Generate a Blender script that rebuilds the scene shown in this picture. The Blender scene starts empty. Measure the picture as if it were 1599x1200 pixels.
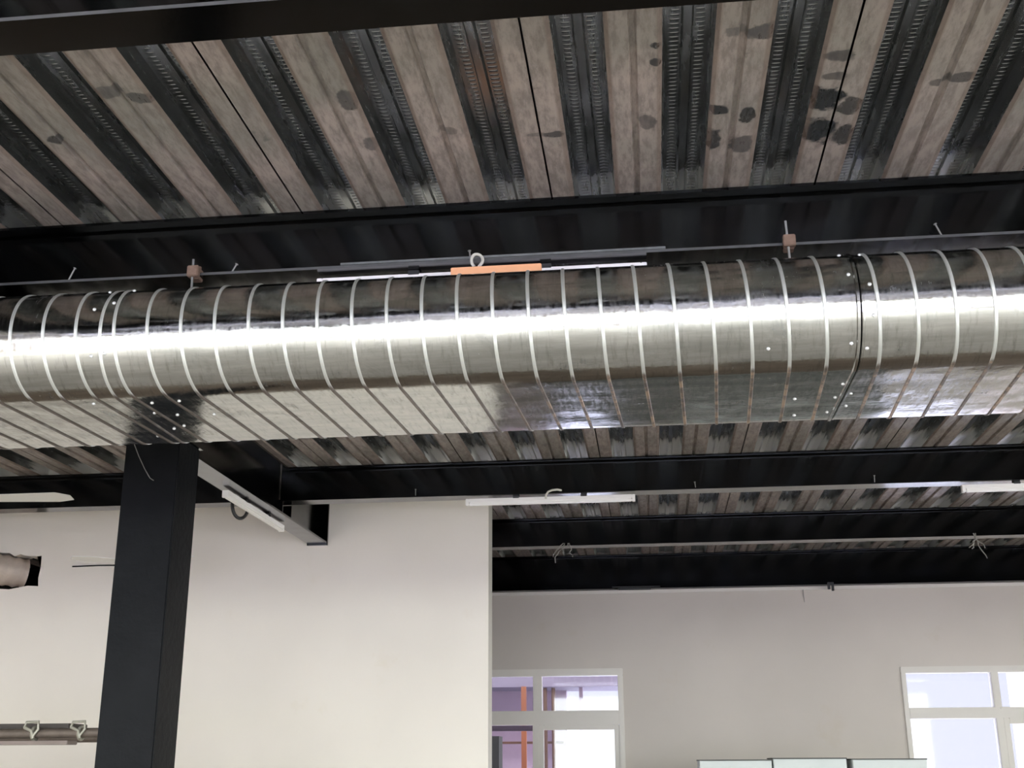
import bpy, bmesh, math, random
from mathutils import Vector, Matrix

# ---------------------------------------------------------------- camera, sky, light, exposure
SC = bpy.context.scene
COL = SC.collection
EYE = 1.6                                    # height of the camera above the floor
cam_d = bpy.data.cameras.new('camera')
cam = bpy.data.objects.new('camera', cam_d)
COL.objects.link(cam)
cam_d.sensor_width = 36.0
cam_d.lens = 36.0 * 1838.88 / 1599.0
cam_d.clip_start = 0.05
cam_d.clip_end = 300
_r = Vector((0.99321671, 0.11621496, -0.0038265))
_u = Vector((0.03921226, -0.30377926, 0.95193517))
_f = Vector((-0.1094667, 0.94562796, 0.30627569))
m = Matrix((( _r.x, _u.x, -_f.x, 0), (_r.y, _u.y, -_f.y, 0), (_r.z, _u.z, -_f.z, EYE), (0, 0, 0, 1)))
cam.matrix_world = m
SC.camera = cam

world = bpy.data.worlds.new('sky')
SC.world = world
world.use_nodes = True
wn = world.node_tree
wn.nodes.clear()
wo = wn.nodes.new('ShaderNodeOutputWorld')
wb = wn.nodes.new('ShaderNodeBackground')
# bright hazy sky on the side behind the camera (y < 0), duller lilac haze on the far side
wg = wn.nodes.new('ShaderNodeTexCoord')
wx = wn.nodes.new('ShaderNodeSeparateXYZ')
wn.links.new(wg.outputs['Generated'], wx.inputs[0])
wr = wn.nodes.new('ShaderNodeMapRange')
wn.links.new(wx.outputs['Y'], wr.inputs[0])
wr.inputs[1].default_value = -0.1
wr.inputs[2].default_value = 0.55
wm = wn.nodes.new('ShaderNodeMix')
wm.data_type = 'RGBA'
wn.links.new(wr.outputs[0], wm.inputs[0])
wm.inputs[6].default_value = (3.62, 3.93, 3.88, 1)
wm.inputs[7].default_value = (0.245, 0.243, 0.29, 1)
wn.links.new(wm.outputs[2], wb.inputs['Color'])
wb.inputs['Strength'].default_value = 1.0
wn.links.new(wb.outputs[0], wo.inputs[0])

SC.view_settings.view_transform = 'Standard'
SC.view_settings.look = 'None'
SC.view_settings.gamma = 1.0
SC.view_settings.use_curve_mapping = False
SC.view_settings.exposure = 2.02
SC.cycles.max_bounces = 10
SC.cycles.diffuse_bounces = 5
SC.cycles.glossy_bounces = 5
SC.cycles.sample_clamp_indirect = 6.0
SC.cycles.use_denoising = True


def portal(name, x, y, z, w, h, facing):
    """daylight guide filling a window opening, facing into the room (facing = +1 looks along +Y)"""
    l = bpy.data.lights.new(name, 'AREA')
    l.shape = 'RECTANGLE'
    l.size = w
    l.size_y = h
    l.cycles.is_portal = True
    o = bpy.data.objects.new(name, l)
    o.location = (x, y, z)
    if isinstance(facing, str):                # side walls: '+x' or '-x'
        o.rotation_euler = (math.radians(90), 0, math.radians(-90 if facing == '+x' else 90))
    else:
        o.rotation_euler = (math.radians(90 if facing > 0 else -90), 0, 0)
    COL.objects.link(o)


# openings: (x0, x1, z0, z1) in world metres
FRONT = [(-6.4, -3.5, 0.15, 3.08), (-3.2, -0.3, 0.15, 3.08), (0.0, 2.9, 0.15, 3.08), (3.2, 6.1, 0.15, 3.08)]
SIDE_FILL = [(-4.4, -1.4, 0.65, 3.25), (-1.1, 1.9, 0.65, 3.25), (4.6, 7.2, 0.95, 3.0)]   # y0, y1, z0, z1, unseen side openings added to brighten the room
BACK1 = (-2.05, -0.285, 0.85, 2.435)
BACK2 = (2.26, 4.10, 0.85, 2.42)
for i, (a, b, c, d) in enumerate(FRONT):
    portal('daylight_front', (a + b) / 2, -5.12, (c + d) / 2, b - a, d - c, 1)
for a, b, c, d in SIDE_FILL:
    portal('fill_daylight_side', 8.12, (a + b) / 2, (c + d) / 2, b - a, d - c, '-x')
    if a < -4:
        portal('fill_daylight_side', -7.12, (a + b) / 2, (c + d) / 2, b - a, d - c, '+x')
for a, b, c, d in (BACK1, BACK2):
    portal('daylight_back', (a + b) / 2, 11.72, (c + d) / 2, b - a, d - c, -1)

# ---------------------------------------------------------------- materials


class NT:
    def __init__(s, name):
        s.m = bpy.data.materials.new(name)
        s.m.use_nodes = True
        s.t = s.m.node_tree
        s.t.nodes.clear()
        s.out = s.t.nodes.new('ShaderNodeOutputMaterial')
        s.b = s.t.nodes.new('ShaderNodeBsdfPrincipled')
        s.t.links.new(s.b.outputs[0], s.out.inputs[0])
        s.co = s.t.nodes.new('ShaderNodeTexCoord').outputs['Object']

    def n(s, kind, **kw):
        nd = s.t.nodes.new('ShaderNode' + kind)
        for k, v in kw.items():
            setattr(nd, k, v)
        return nd

    def set(s, inp, v):
        if hasattr(v, 'is_output') or isinstance(v, bpy.types.NodeSocket):
            s.t.links.new(v, inp)
        else:
            inp.default_value = v

    def math(s, op, a, b=0.0, c=0.0, clamp=False):
        nd = s.n('Math', operation=op, use_clamp=clamp)
        for i, v in enumerate((a, b, c)):
            s.set(nd.inputs[i], v)
        return nd.outputs[0]

    def mapped(s, scale=(1, 1, 1), loc=(0, 0, 0)):
        nd = s.n('Mapping')
        s.t.links.new(s.co, nd.inputs[0])
        nd.inputs['Scale'].default_value = scale
        nd.inputs['Location'].default_value = loc
        return nd.outputs[0]

    def noise(s, scale=5.0, detail=4.0, rough=0.6, sc=(1, 1, 1), loc=(0, 0, 0), dist=0.0):
        nd = s.n('TexNoise')
        s.t.links.new(s.mapped(sc, loc), nd.inputs['Vector'])
        nd.inputs['Scale'].default_value = scale
        nd.inputs['Detail'].default_value = detail
        nd.inputs['Roughness'].default_value = rough
        nd.inputs['Distortion'].default_value = dist
        return nd.outputs['Fac']

    def ramp(s, v, lo, hi, a=0.0, b=1.0):
        nd = s.n('MapRange', interpolation_type='SMOOTHSTEP')
        s.set(nd.inputs[0], v)
        for i, q in enumerate((lo, hi, a, b)):
            nd.inputs[i + 1].default_value = q
        return nd.outputs[0]

    def mix(s, fac, a, b):
        nd = s.n('Mix', data_type='RGBA')
        s.set(nd.inputs[0], fac)
        for i, v in ((6, a), (7, b)):
            if isinstance(v, tuple) and len(v) == 3:
                v = v + (1,)
            s.set(nd.inputs[i], v)
        return nd.outputs[2]

    def xyz(s):
        nd = s.n('SeparateXYZ')
        s.t.links.new(s.co, nd.inputs[0])
        return nd.outputs

    def bump(s, h, strength=0.3, dist=0.01, prev=None):
        nd = s.n('Bump')
        nd.inputs['Strength'].default_value = strength
        nd.inputs['Distance'].default_value = dist
        s.set(nd.inputs['Height'], h)
        if prev is not None:
            s.t.links.new(prev, nd.inputs['Normal'])
        return nd.outputs[0]

    def fin(s, color=None, rough=None, metal=None, normal=None, spec=None):
        for k, v in (('Base Color', color), ('Roughness', rough), ('Metallic', metal), ('Normal', normal), ('Specular IOR Level', spec)):
            if v is None:
                continue
            if isinstance(v, tuple) and len(v) == 3:
                v = v + (1,)
            s.set(s.b.inputs[k], v)
        return s.m


def plain(name, color, rough=0.6, metal=0.0, var=0.12, scale=8.0, bump=0.0):
    t = NT(name)
    f = t.noise(scale)
    dark = tuple(c * (1 - var) for c in color)
    lite = tuple(min(1, c * (1 + var)) for c in color)
    nrm = t.bump(t.noise(scale * 4), bump, 0.004) if bump else None
    return t.fin(t.mix(f, dark, lite), rough, metal, nrm)


def mat_wall(name, color, k=0.06):
    t = NT(name)
    f = t.ramp(t.noise(0.9, 3, 0.5), 0.3, 0.7)
    c = t.mix(f, tuple(q * (1 - k) for q in color), color)
    sp = t.ramp(t.noise(2.2, 5, 0.6, loc=(3, 7, 1)), 0.62, 0.75)
    c = t.mix(t.math('MULTIPLY', sp, 0.25), c, (color[0] * 0.85, color[1] * 0.8, color[2] * 0.66))
    n = t.bump(t.noise(60, 3), 0.08, 0.002)
    n = t.bump(t.noise(1.3, 2), 0.15, 0.02, n)
    return t.fin(c, 0.75, 0.0, n, 0.3)


def mat_beam(name):
    """black gloss paint: almost no return face on, a strong sheen at grazing angles"""
    t = NT(name)
    f = t.noise(2.3, 5, 0.6, sc=(1, 1, 2.5))
    c = t.mix(t.ramp(f, 0.4, 0.75), (0.003, 0.0033, 0.0045), (0.014, 0.016, 0.021))
    dust = t.ramp(t.noise(26, 6, 0.7, sc=(0.35, 1, 1)), 0.66, 0.8)
    c = t.mix(t.math('MULTIPLY', dust, 0.12), c, (0.07, 0.068, 0.062))
    r = t.ramp(t.noise(6, 4, 0.6, loc=(2, 0, 0)), 0.3, 0.75, 0.12, 0.24)
    t.b.inputs['Coat Weight'].default_value = 0.55
    t.b.inputs['Coat Roughness'].default_value = 0.15
    n = t.bump(t.noise(75, 3), 0.08, 0.002)
    n = t.bump(t.noise(3, 2), 0.10, 0.006, n)
    return t.fin(c, r, 1.0, n)


def mat_column():
    t = NT('black_column_paint')
    f = t.noise(7, 5, 0.6)
    c = t.mix(f, (0.007, 0.0073, 0.008), (0.015, 0.0155, 0.017))
    scr = t.ramp(t.noise(22, 6, 0.8, sc=(1, 1, 0.5)), 0.68, 0.78)
    c = t.mix(t.math('MULTIPLY', scr, 0.4), c, (0.06, 0.06, 0.06))
    n = t.bump(t.noise(26, 4, 0.6), 0.5, 0.004)
    return t.fin(c, 0.30, 0.0, n, 0.035)


X0 = -0.291
PITCH = 0.305
# stains on the soffit of the deck: x, y, rx, ry, strength
BLOTS = [(-1.844, 3.17, .025, .03, .8), (-1.56, 2.925, .06, .035, .6), (-1.47, 2.96, .05, .03, .7), (-0.855, 3.05, .03, .06, .7),
         (-0.84, 3.32, .025, .05, .6), (0.075, 2.88, .016, .018, .9), (0.05, 3.29, .028, .045, .6), (0.075, 2.965, .018, .02, .9),
         (0.27, 3.25, .035, .03, .95), (0.255, 3.43, .028, .07, .9), (0.36, 3.29, .025, .05, .9), (0.35, 3.47, .04, .05, .7),
         (0.297, 2.84, .03, .025, .5), (0.37, 2.85, .04, .04, .75), (0.585, 3.22, .06, .07, 1.0), (0.67, 3.27, .045, .05, .8),
         (0.59, 3.42, .06, .09, 1.0), (0.68, 3.45, .05, .06, .9), (0.60, 2.99, .05, .03, .7), (0.965, 3.15, .045, .03, .7),
         (0.906, 3.17, .03, .02, .6), (-0.25, 3.335, .035, .02, .8), (-0.30, 3.33, .05, .012, .5), (-0.58, 3.27, .03, .025, .5),
         (0.60, 3.1, .04, .02, .6), (-0.45, 3.0, .04, .03, .5), (-1.0, 2.55, .03, .05, .4)]


def mat_deck_flange():
    t = NT('dusty_galvanised_soffit')
    fine = t.noise(50, 5, 0.7, sc=(1, 0.25, 1))
    broad = t.ramp(t.noise(2.2, 4, 0.6), 0.3, 0.7)
    c = t.mix(broad, (0.27, 0.245, 0.215), (0.40, 0.325, 0.295))
    c = t.mix(t.ramp(fine, 0.38, 0.66, 0.0, 0.7), c, (0.17, 0.145, 0.135))
    spots = t.ramp(t.noise(5.5, 4, 0.6, sc=(1, 0.7, 1), loc=(5, 2, 0)), 0.67, 0.71)
    x, y, z = t.xyz()
    wob = t.math('MULTIPLY', t.math('SUBTRACT', t.noise(22, 3, 0.6), 0.5), 1.6)
    mask = t.math('MULTIPLY', spots, 0.5)
    for bx, by, rx, ry, k in BLOTS:
        dx = t.math('DIVIDE', t.math('SUBTRACT', x, bx), rx)
        dy = t.math('DIVIDE', t.math('SUBTRACT', y, by), ry)
        d = t.math('ADD', t.math('SQRT', t.math('ADD', t.math('MULTIPLY', dx, dx), t.math('MULTIPLY', dy, dy))), wob)
        mask = t.math('MAXIMUM', mask, t.ramp(d, 0.8, 1.1, k, 0.0))
    c = t.mix(mask, c, (0.035, 0.036, 0.037))
    v = t.math('ABSOLUTE', t.math('SUBTRACT', t.math('FLOORED_MODULO', t.math('SUBTRACT', x, X0), PITCH), PITCH / 2))
    edge = t.math('MULTIPLY', t.ramp(t.math('ADD', v, t.math('MULTIPLY', t.math('SUBTRACT', fine, 0.5), 0.012)), 0.082, 0.092, 1.0, 0.0), 0.55)
    c = t.mix(edge, c, (0.17, 0.115, 0.09))
    r = t.math('SUBTRACT', t.ramp(fine, 0.3, 0.7, 0.42, 0.62), t.math('MULTIPLY', mask, 0.25))
    n = t.bump(t.noise(30, 3, sc=(1, 0.4, 1)), 0.10, 0.003)
    return t.fin(c, r, 0.15, n)


def mat_deck_recess():
    t = NT('galvanised_deck_recess')
    x, y, z = t.xyz()
    u = t.math('FLOORED_MODULO', t.math('SUBTRACT', x, X0), PITCH)
    v = t.math('ABSOLUTE', t.math('SUBTRACT', u, PITCH / 2))      # distance from the centre of the recess
    w = t.math('DIVIDE', t.math('ABSOLUTE', t.math('SUBTRACT', v, 0.0365)), 0.017)
    across = t.ramp(w, 0.15, 1.0, 1.0, 0.0)
    wave = t.math('SINE', t.math('MULTIPLY', y, 2 * math.pi / 0.0215))
    dome = t.math('MULTIPLY', t.math('MAXIMUM', wave, 0.0), across)
    streak = t.noise(26, 5, 0.7, sc=(1, 0.12, 1))
    c = t.mix(streak, (0.16, 0.165, 0.165), (0.36, 0.37, 0.365))
    # paler, rougher ragged tips where the recesses meet the beams
    pale_tips = None
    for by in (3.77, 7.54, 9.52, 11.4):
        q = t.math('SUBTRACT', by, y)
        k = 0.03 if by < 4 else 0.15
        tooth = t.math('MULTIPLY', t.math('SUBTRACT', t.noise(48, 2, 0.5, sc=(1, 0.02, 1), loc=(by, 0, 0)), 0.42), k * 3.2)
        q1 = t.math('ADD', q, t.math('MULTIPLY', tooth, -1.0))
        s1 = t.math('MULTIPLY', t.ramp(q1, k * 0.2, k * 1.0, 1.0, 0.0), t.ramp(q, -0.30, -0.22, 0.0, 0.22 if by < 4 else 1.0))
        pale_tips = s1 if pale_tips is None else t.math('MAXIMUM', pale_tips, s1)
    c = t.mix(pale_tips, c, (0.62, 0.62, 0.60))
    r = t.math('ADD', t.ramp(streak, 0.3, 0.75, 0.18, 0.32), t.math('MULTIPLY', pale_tips, 0.25))
    metal = t.math('SUBTRACT', 0.92, t.math('MULTIPLY', pale_tips, 0.7))
    n = t.bump(dome, 1.0, 0.0032)
    return t.fin(c, r, metal, n)


def mat_duct():
    t = NT('galvanised_duct_sheet')
    st = t.noise(7, 6, 0.7, sc=(0.25, 2.2, 3.0))
    sm = t.noise(30, 4, 0.7, sc=(2.2, 0.35, 0.35))
    c = t.mix(t.ramp(st, 0.3, 0.7), (0.38, 0.38, 0.37), (0.56, 0.55, 0.535))
    c = t.mix(t.ramp(sm, 0.5, 0.75, 0.0, 0.6), c, (0.25, 0.25, 0.235))
    smear = t.ramp(t.noise(4.5, 6, 0.75, sc=(1, 1.2, 1.2), loc=(1, 4, 2), dist=0.8), 0.52, 0.68)
    c = t.mix(t.math('MULTIPLY', smear, 0.45), c, (0.27, 0.275, 0.27))
    scuff = t.ramp(t.noise(17, 5, 0.8, sc=(1, 0.6, 0.6), loc=(9, 1, 3), dist=1.5), 0.70, 0.73)
    c = t.mix(t.math('MULTIPLY', scuff, 0.8), c, (0.80, 0.79, 0.76))
    r = t.ramp(t.math('ADD', t.math('MULTIPLY', st, 0.45), t.math('MULTIPLY', sm, 0.55)), 0.38, 0.66, 0.09, 0.25)
    n = t.bump(t.noise(3.2, 2, 0.5, sc=(1.2, 1, 1)), 0.30, 0.02)
    n = t.bump(t.noise(14, 3, 0.6, sc=(0.8, 1, 1)), 0.18, 0.006, n)
    r = t.math('ADD', r, t.math('ADD', t.math('MULTIPLY', smear, 0.08), t.math('MULTIPLY', scuff, 0.3)))
    return t.fin(c, r, 1.0, n)


def mat_seam():
    t = NT('dull_zinc_lock_seam')
    f = t.noise(7, 4, 0.6)
    x, y, z = t.xyz()
    # rust runs where water sat in the seams of the middle stretch
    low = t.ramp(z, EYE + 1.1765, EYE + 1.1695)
    loc = t.math('MULTIPLY', t.ramp(x, -0.55, -0.25), low)
    rust = t.math('MULTIPLY', loc, t.ramp(t.noise(16, 4, 0.7), 0.42, 0.6))
    c = t.mix(f, (0.62, 0.63, 0.60), (0.82, 0.83, 0.79))
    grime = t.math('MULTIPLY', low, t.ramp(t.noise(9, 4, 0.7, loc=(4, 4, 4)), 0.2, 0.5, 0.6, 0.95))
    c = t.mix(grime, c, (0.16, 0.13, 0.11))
    c = t.mix(rust, c, (0.42, 0.30, 0.21))
    return t.fin(c, 0.45, t.math('SUBTRACT', 0.8, t.math('MULTIPLY', rust, 0.6)), None)


def mat_rust():
    t = NT('rusty_clamp_iron')
    f = t.noise(60, 5, 0.7)
    return t.fin(t.mix(f, (0.13, 0.075, 0.05), (0.30, 0.20, 0.15)), 0.75, 0.3, t.bump(f, 0.4, 0.002))


def mat_wood(name, a, b):
    t = NT(name)
    f = t.noise(30, 5, 0.7, sc=(0.15, 1, 1))
    return t.fin(t.mix(f, a, b), 0.6, 0.0, t.bump(f, 0.15, 0.002))


def mat_glass():
    t = NT('window_glass')
    tr = t.n('BsdfTransparent')
    tr.inputs[0].default_value = (0.93, 0.95, 0.97, 1)
    gl = t.n('BsdfGlossy')
    gl.inputs['Roughness'].default_value = 0.03
    fr = t.n('Fresnel')
    fr.inputs[0].default_value = 1.45
    mx = t.n('MixShader')
    t.t.links.new(fr.outputs[0], mx.inputs[0])
    t.t.links.new(tr.outputs[0], mx.inputs[1])
    t.t.links.new(gl.outputs[0], mx.inputs[2])
    t.t.links.new(mx.outputs[0], t.out.inputs[0])
    return t.m


def mat_floor():
    t = NT('cement_floor')
    f = t.noise(1.1, 6, 0.6)
    x, y, z = t.xyz()
    c = t.mix(f, (0.60, 0.56, 0.51), (0.74, 0.69, 0.64))
    c = t.mix(t.ramp(y, 4.6, 4.65), c, t.mix(f, (0.24, 0.185, 0.145), (0.33, 0.26, 0.205)))   # brown coated bay beyond y = 4.6
    return t.fin(c, 0.6, 0.0, t.bump(t.noise(40, 4), 0.1, 0.003))


M = dict(
    wall=mat_wall('cream_emulsion', (0.85, 0.785, 0.705)),
    wall_b=mat_wall('stone_emulsion', (0.64, 0.575, 0.515), 0.08),
    beam=mat_beam('black_beam_paint'),
    column=mat_column(),
    flange=mat_deck_flange(),
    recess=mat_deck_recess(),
    duct=mat_duct(),
    seam=mat_seam(),
    rust=mat_rust(),
    lit_edge=plain('lit_flange_edge', (0.085, 0.085, 0.085), 0.5, 0.2, 0.6, 9),  # paler grey standing in for light along the flange edges
    zinc=plain('bright_zinc', (0.72, 0.73, 0.74), 0.28, 0.9),
    screw=plain('screw_zinc', (0.85, 0.85, 0.85), 0.35, 0.6),
    nail=plain('weathered_nail', (0.32, 0.31, 0.29), 0.5, 0.6),
    white=plain('white_batten_enamel', (0.93, 0.89, 0.86), 0.4, 0.0, 0.03),
    diff=plain('opal_tube_cover', (0.94, 0.91, 0.88), 0.35, 0.0, 0.02),
    blackp=plain('black_plastic', (0.015, 0.015, 0.016), 0.45),
    orange=mat_wood('orange_timber', (0.78, 0.36, 0.17), (0.85, 0.45, 0.25)),
    wire=plain('tie_wire', (0.30, 0.28, 0.25), 0.6, 0.3),
    cable=plain('pale_cable', (0.55, 0.52, 0.46), 0.6),
    bar=plain('scuffed_grey_strip', (0.16, 0.165, 0.165), 0.5, 0.3, 0.5, 40),
    slab=plain('rough_concrete', (0.30, 0.29, 0.28), 0.9),
    floor=mat_floor(),
    frame=plain('cream_frame_paint', (0.70, 0.65, 0.59), 0.45, 0.0, 0.04),
    glass=mat_glass(),
    flex=plain('foil_duct_wrap', (0.52, 0.43, 0.36), 0.5, 0.15, 0.25, 14, 0.4),
    fan=plain('white_fan_enamel', (0.74, 0.71, 0.66), 0.4, 0.0, 0.03),
    tube=plain('scaffold_tube_steel', (0.17, 0.135, 0.11), 0.6, 0.4, 0.4, 20, 0.3),
    plank=mat_wood('weathered_plank', (0.16, 0.12, 0.10), (0.34, 0.27, 0.24)),
    dplank=mat_wood('dark_plank', (0.03, 0.025, 0.02), (0.08, 0.06, 0.05)),
    clamp=plain('galvanised_coupler', (0.42, 0.40, 0.33), 0.5, 0.5, 0.3, 30, 0.3),
    board=plain('pale_board_laminate', (0.56, 0.585, 0.565), 0.45, 0.0, 0.06),
    edge=plain('dark_board_edging', (0.07, 0.068, 0.06), 0.6),
    lilac=plain('lilac_render', (0.26, 0.19, 0.255), 0.8, 0.0, 0.25, 3),
    plum=plain('dark_plum_shade', (0.10, 0.075, 0.11), 0.8, 0.0, 0.2, 3),
    matt=plain('matt_black', (0.006, 0.005, 0.006), 0.95),
    pink=plain('pink_render', (0.34, 0.275, 0.265), 0.8),
    opole=plain('orange_primer', (0.13, 0.032, 0.010), 0.6),
    brown=plain('dark_brown_steel', (0.05, 0.016, 0.008), 0.6, 0.0, 0.4),
    leaf=plain('pale_foliage', (0.30, 0.45, 0.12), 0.8, 0.0, 0.5, 6),
    yard=plain('pale_yard', (0.60, 0.56, 0.72), 0.9),
)

# ---------------------------------------------------------------- builders


def W(x, y, z):
    return Vector((x, y, z + EYE))


def finish(bm, name, mats, parent=None, smooth=False, kind=None):
    bmesh.ops.recalc_face_normals(bm, faces=bm.faces)
    me = bpy.data.meshes.new(name)
    bm.to_mesh(me)
    bm.free()
    for mt in (mats if isinstance(mats, (list, tuple)) else [mats]):
        me.materials.append(mt)
    if smooth:
        for p in me.polygons:
            p.use_smooth = True
        try:
            me.set_sharp_from_angle(angle=math.radians(40))
        except Exception:
            pass
    o = bpy.data.objects.new(name, me)
    COL.objects.link(o)
    if parent is not None:
        o.parent = parent
        o.matrix_parent_inverse = parent.matrix_world.inverted()
    if kind:
        o['kind'] = kind
    return o


def tag(o, label, cat, group=None):
    o['label'] = label
    o['category'] = cat
    if group:
        o['group'] = group
    return o


def empty(name, loc, label=None, cat=None, group=None, kind=None):
    o = bpy.data.objects.new(name, None)
    o.empty_display_size = 0.1
    o.matrix_world = Matrix.Translation(loc)
    COL.objects.link(o)
    if label:
        tag(o, label, cat, group)
    if kind:
        o['kind'] = kind
    return o


def box(bm, a, b, mat=0, bev=0.0):
    """axis aligned box between corners a and b (relative to the eye height unless world given)"""
    t = bmesh.new()
    bmesh.ops.create_cube(t, size=1.0)
    for v in t.verts:
        v.co = Vector([a[i] + (v.co[i] + 0.5) * (b[i] - a[i]) for i in range(3)])
    if bev:
        bmesh.ops.bevel(t, geom=t.edges[:], offset=bev, segments=2, affect='EDGES')
    for f in t.faces:
        f.material_index = mat
    me = bpy.data.meshes.new('tmp')
    t.to_mesh(me)
    t.free()
    n0 = len(bm.faces)
    bm.from_mesh(me)
    bm.faces.ensure_lookup_table()
    for i in range(n0, len(bm.faces)):
        bm.faces[i].material_index = mat
    bpy.data.meshes.remove(me)


def Z(a):
    return (a[0], a[1], a[2] + EYE)


def tube(bm, pts, r, n=10, caps=True, closed=False):
    pts = [Vector(p) for p in pts]
    rings = []
    up = Vector((0, 0, 1))
    prev = None
    N = len(pts)
    for i, p in enumerate(pts):
        a = pts[(i - 1) % N] if (i > 0 or closed) else p
        b = pts[(i + 1) % N] if (i < N - 1 or closed) else p
        d = (b - a).normalized()
        if prev is None:
            s = d.cross(up)
            if s.length < 1e-3:
                s = d.cross(Vector((1, 0, 0)))
            s.normalize()
        else:
            s = (prev - d * prev.dot(d)).normalized()
        prev = s
        q = d.cross(s)
        rr = r[i] if isinstance(r, (list, tuple)) else r
        rings.append([bm.verts.new(p + (s * math.cos(2 * math.pi * k / n) + q * math.sin(2 * math.pi * k / n)) * rr) for k in range(n)])
    for i in range(N if closed else N - 1):
        A, B = rings[i], rings[(i + 1) % N]
        for k in range(n):
            bm.faces.new((A[k], A[(k + 1) % n], B[(k + 1) % n], B[k]))
    if caps and not closed:
        bm.faces.new(rings[0])
        bm.faces.new(rings[-1][::-1])


def lathe(bm, prof, c, n=24):
    """profile (r, z) turned about the vertical axis through c"""
    rings = []
    for r, z in prof:
        if r < 1e-5:
            rings.append([bm.verts.new((c[0], c[1], c[2] + z))])
        else:
            rings.append([bm.verts.new((c[0] + r * math.cos(2 * math.pi * k / n), c[1] + r * math.sin(2 * math.pi * k / n), c[2] + z)) for k in range(n)])
    for A, B in zip(rings, rings[1:]):
        for k in range(n):
            j = (k + 1) % n
            if len(A) == 1 and len(B) == 1:
                continue
            if len(A) == 1:
                bm.faces.new((A[0], B[j], B[k]))
            elif len(B) == 1:
                bm.faces.new((A[k], A[j], B[0]))
            else:
                bm.faces.new((A[k], A[j], B[j], B[k]))


def extrude_profile(bm, prof, axis, a, b, mat=0):
    """closed 2D profile swept along axis 'x' (prof = y,z) or 'y' (prof = x,z)"""
    def P(q, t):
        return (t, q[0], q[1]) if axis == 'x' else (q[0], t, q[1])
    A = [bm.verts.new(P(q, a)) for q in prof]
    B = [bm.verts.new(P(q, b)) for q in prof]
    n = len(prof)
    for i in range(n):
        f = bm.faces.new((A[i], A[(i + 1) % n], B[(i + 1) % n], B[i]))
        f.material_index = mat
    bm.faces.new(A).material_index = mat
    bm.faces.new(B[::-1]).material_index = mat


def plate_with_holes(bm, outer, holes, y0, y1):
    """wall in the XZ plane between y0 and y1 with polygonal holes; coordinates (x, z) in world metres"""
    cu = bpy.data.curves.new('tmp', 'CURVE')
    cu.dimensions = '2D'
    cu.fill_mode = 'BOTH'
    cu.extrude = abs(y1 - y0) / 2
    for loop in [outer] + holes:
        sp = cu.splines.new('POLY')
        sp.points.add(len(loop) - 1)
        for p, q in zip(sp.points, loop):
            p.co = (q[0], q[1], 0, 1)
        sp.use_cyclic_u = True
    o = bpy.data.objects.new('tmp', cu)
    COL.objects.link(o)
    dg = bpy.context.evaluated_depsgraph_get()
    me = bpy.data.meshes.new_from_object(o.evaluated_get(dg))
    ym = (y0 + y1) / 2
    for v in me.vertices:
        x, z, d = v.co
        v.co = (x, ym - d, z)
    bm.from_mesh(me)
    bpy.data.meshes.remove(me)
    bpy.data.objects.remove(o)
    bpy.data.curves.remove(cu)


def rect(a, b, c, d):
    return [(a, c), (b, c), (b, d), (a, d)]


# ---------------------------------------------------------------- the room
DECK = 1.913                                 # soffit of the deck above the eye
bm = bmesh.new()
box(bm, (-7.2, -5.2, -0.15), (8.2, 11.75, 0.0))
finish(bm, 'floor', M['floor'], kind='structure')

ceil = bmesh.new()
box(ceil, Z((-7.2, -5.2, DECK + 0.0735)), Z((8.2, 11.75, DECK + 0.20)))
ceiling = finish(ceil, 'ceiling', M['slab'], kind='structure')
ceiling['label'] = 'concrete slab on ribbed galvanised steel decking, seen from below'


def deck_sheet(k):
    """one profiled sheet between two seams, three ribs wide, running away from the camera"""
    xs = X0 + k * 0.915
    up = []                                   # (u, z, material of the face that ends here)
    g = 0.0035
    up.append((g, 0.022, 0))
    up.append((g, 0.0, 0))
    for j in range(3):
        b = j * PITCH
        up += [(b + 0.068, 0.0, 0), (b + 0.080, 0.006, 0), (b + 0.090, 0.070, 1), (b + 0.135, 0.070, 1), (b + 0.141, 0.060, 1),
               (b + 0.164, 0.060, 1), (b + 0.170, 0.070, 1), (b + 0.215, 0.070, 1), (b + 0.225, 0.006, 1), (b + 0.237, 0.0, 0)]
        if j < 2:
            c = b + PITCH
            up += [(c - 0.016, 0.0, 0), (c - 0.009, 0.012, 0), (c + 0.005, 0.012, 0), (c + 0.010, 0.0, 0)]
    up.append((0.915 - g, 0.0, 0))
    up.append((0.915 - g, 0.022, 0))
    bm = bmesh.new()
    ya, yb = -5.0, 11.64
    A = [bm.verts.new(W(xs + u, ya, DECK + z)) for u, z, q in up]
    B = [bm.verts.new(W(xs + u, yb, DECK + z)) for u, z, q in up]
    A2 = [bm.verts.new(W(xs + u, ya, DECK + z + 0.0012)) for u, z, q in up]
    B2 = [bm.verts.new(W(xs + u, yb, DECK + z + 0.0012)) for u, z, q in up]
    for i in range(len(up) - 1):
        f = bm.faces.new((A[i], A[i + 1], B[i + 1], B[i]))
        f.material_index = up[i + 1][2]
        f = bm.faces.new((A2[i], B2[i], B2[i + 1], A2[i + 1]))
        f.material_index = up[i + 1][2]
    for L in ((A, A2), (B, B2)):
        for i in range(len(up) - 1):
            bm.faces.new((L[0][i], L[0][i + 1], L[1][i + 1], L[1][i]))
    for i in (0, len(up) - 1):
        bm.faces.new((A[i], B[i], B2[i], A2[i]))
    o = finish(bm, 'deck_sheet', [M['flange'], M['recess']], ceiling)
    return o


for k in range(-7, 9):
    deck_sheet(k)

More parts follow.
